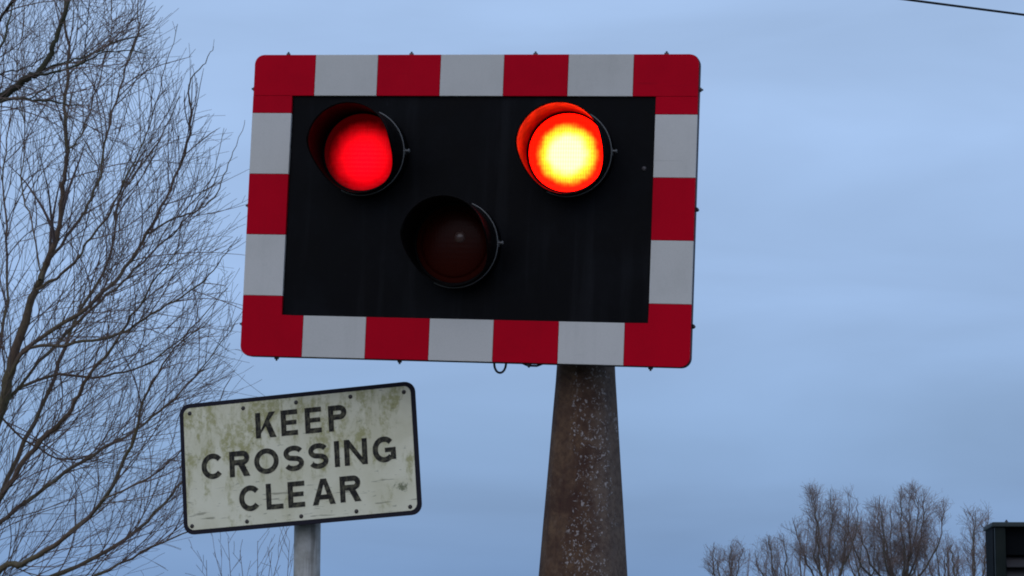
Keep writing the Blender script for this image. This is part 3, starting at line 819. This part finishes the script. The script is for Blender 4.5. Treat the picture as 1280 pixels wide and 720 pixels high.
# ---- leafless trees far behind, lower right
def far_tree(px, top, half, Yd, seed, label, forks, dens=1.0, lean=0.0):
    T = Tree(seed); r = T.r
    b = at(px, 760, Yd); b.z = 0
    H = at(px, top, Yd).z; Wd = half / 2740 * Yd
    z0 = H * 0.24
    C = Vector((b.x + lean, b.y, H * 0.58))
    def env(p, k0=None):
        dz = (p.z - C.z) / (H * 0.43)
        a = math.atan2(p.z - C.z, p.x - C.x)
        k = (k0 or r.uniform(.74, 1.08)) + 0.09 * math.sin(3 * a + seed) + 0.09 * math.sin(7 * a + 2 * seed)
        dx = math.hypot(p.x - C.x, p.y - C.y) / Wd
        return dx * dx + dz * dz < k * k
    PF_ = dict(seg=0.25, bend=0.45, wig=0.12, trop=Vector((0, 0, 0.20)), rmin=0.005, env=env,
               space=[0, 0.125 / dens, 0.18 / dens, 0.24 / dens], len=[0, 0.65, 1.2, 2.1], rad=[0, 0.0062, 0.0095, 0.019], ang=(25, 68), lean=Vector((0, 0, 0.22)))
    tr = [(b + Vector((0, 0, -.1)), 0.26), (b + Vector((.02, 0, .5)), .20), (b + Vector((lean * .4, 0, z0)), .15)]
    P, Rr = smooth_path(tr, 4); T.limb(P, Rr, 10)
    for k in range(forks):
        a = 2 * math.pi * (k + r.uniform(-.3, .3)) / forks
        s0 = P[-1] + Vector((0, 0, r.uniform(-.4, 0)))
        sp = r.uniform(.25, .95); rad = Vector((math.cos(a), math.sin(a), 0)) * Wd * sp
        e = Vector((b.x + lean, b.y, 0)) + rad + Vector((0, 0, H * (0.97 - 0.28 * sp * sp) - r.uniform(0, .3)))
        m1 = s0.lerp(e, .3) + rad * .28 + Vector((r.uniform(-.2, .2), 0, -.1)); m2 = s0.lerp(e, .66) + rad * .20 + Vector((r.uniform(-.25, .25), 0, .1))
        LP, LR = smooth_path([(s0, .085), (m1, .056), (m2, .034), (e, .011)], 5)
        for i in range(1, len(LP) - 1): LP[i] = LP[i] + T.rdir() * 0.075
        cut = next((i for i in range(8, len(LP)) if not env(LP[i], 0.98)), len(LP))
        LP, LR = LP[:cut], LR[:cut]; LR[-1] = 0.011
        T.limb(LP, LR, 6); T.spawn(LP, LR, 1, 3, PF_, 0.12)
    T.build('bare_tree', (b.x, b.y, 0), M_FARBARK, M_FARTWIG, label, group='leafless trees far off')
far_tree(910, 668, 40, 130, 31, 'leftmost and lowest of the distant bare trees at the lower right', 5, 0.9, 0.0)
far_tree(986, 656, 46, 138, 37, 'small distant bare tree between the lowest one and the tall pair', 6, 0.8, -.7)
far_tree(1038, 598, 68, 125, 41, 'tall open-crowned distant bare tree, left one of the tall pair', 8, 0.95)
far_tree(1126, 596, 86, 128, 43, 'broadest and densest of the distant bare trees, right one of the pair', 12, 1.0)
far_tree(1218, 622, 36, 122, 47, 'narrow distant bare tree beside the dark cabinet', 4, 0.9)
far_tree(1176, 664, 46, 150, 53, 'low distant bare tree in the gap before the narrow tree', 6, 0.8)
far_tree(1082, 640, 44, 146, 59, 'half-hidden bare tree behind and between the tall pair', 6, 0.8)

# ---- twiggy undergrowth that closes the gaps low between the far trees
H_ = Tree(71)
PH = dict(seg=0.25, bend=0.5, wig=0.17, trop=Vector((0, 0, 0.2)), rmin=0.005, space=[0, 0.20, 0.26], len=[0, 0.6, 1.1], rad=[0, 0.007, 0.011], ang=(22, 60), lean=Vector((0, 0, 0.2)))
for k in range(46):
    px = 925 + 345 * k / 46 + H_.r.uniform(-8, 8)
    b = at(px, 760, 152 + H_.r.uniform(-4, 4)); b.z = -.05
    h = 5.0 + 1.0 * math.sin(px * .045) + H_.r.uniform(-.6, 1.1)
    e = b + Vector((H_.r.uniform(-.8, .8), H_.r.uniform(-.6, .6), h)); m1 = b.lerp(e, .5) + Vector((H_.r.uniform(-.25, .25), 0, 0))
    P, Rr = smooth_path([(b, .05), (m1, .032), (e, .01)], 5)
    tube_into(H_.TV, H_.TF, P, Rr, 5); H_.spawn(P, Rr, 1, 2, PH, 0.2)
tag(link('undergrowth', mesh('undergrowth', H_.TV, H_.TF), M_FARTWIG), 'low twiggy undergrowth between the distant bare trees', 'undergrowth', kind='stuff')

# ================================================================== overhead wire
p1, p2 = at(1130, -1, 23.9), at(1280, 18.5, 24.5)
dr = (p2 - p1); dr.z = 0; dr.normalize()
line = tag(empty('overhead_line', (p1.x, p1.y, 0)), 'thin dark overhead wire crossing the upper right corner of the sky', 'wire')
slope = (p2.z - p1.z) / (Vector((p2.x - p1.x, p2.y - p1.y)).length)
P = []
A_, B_ = -26, 24
for i in range(81):
    t = A_ + (B_ - A_) * i / 80
    q = Vector((p1.x, p1.y, 0)) + dr * t
    q.z = p1.z + slope * t + 0.0006 * t * (t - 1.5)
    P.append(q - Vector((p1.x, p1.y, 0)))
V, F = [], []
tube_into(V, F, P, [0.0135] * len(P), 8)
link('wire', mesh('wire', V, F, True), M_CABLE, line)
for q in (P[0], P[-1]):
    V, F = [], []
    tube_into(V, F, [Vector((q.x, q.y + .14, -.05)), Vector((q.x, q.y + .14, q.z * .5)), Vector((q.x, q.y + .14, q.z + .4))], [0.15, 0.13, 0.105], 14)
    link('wire_pole', mesh('wire_pole', V, F, True), M_BARK, line)
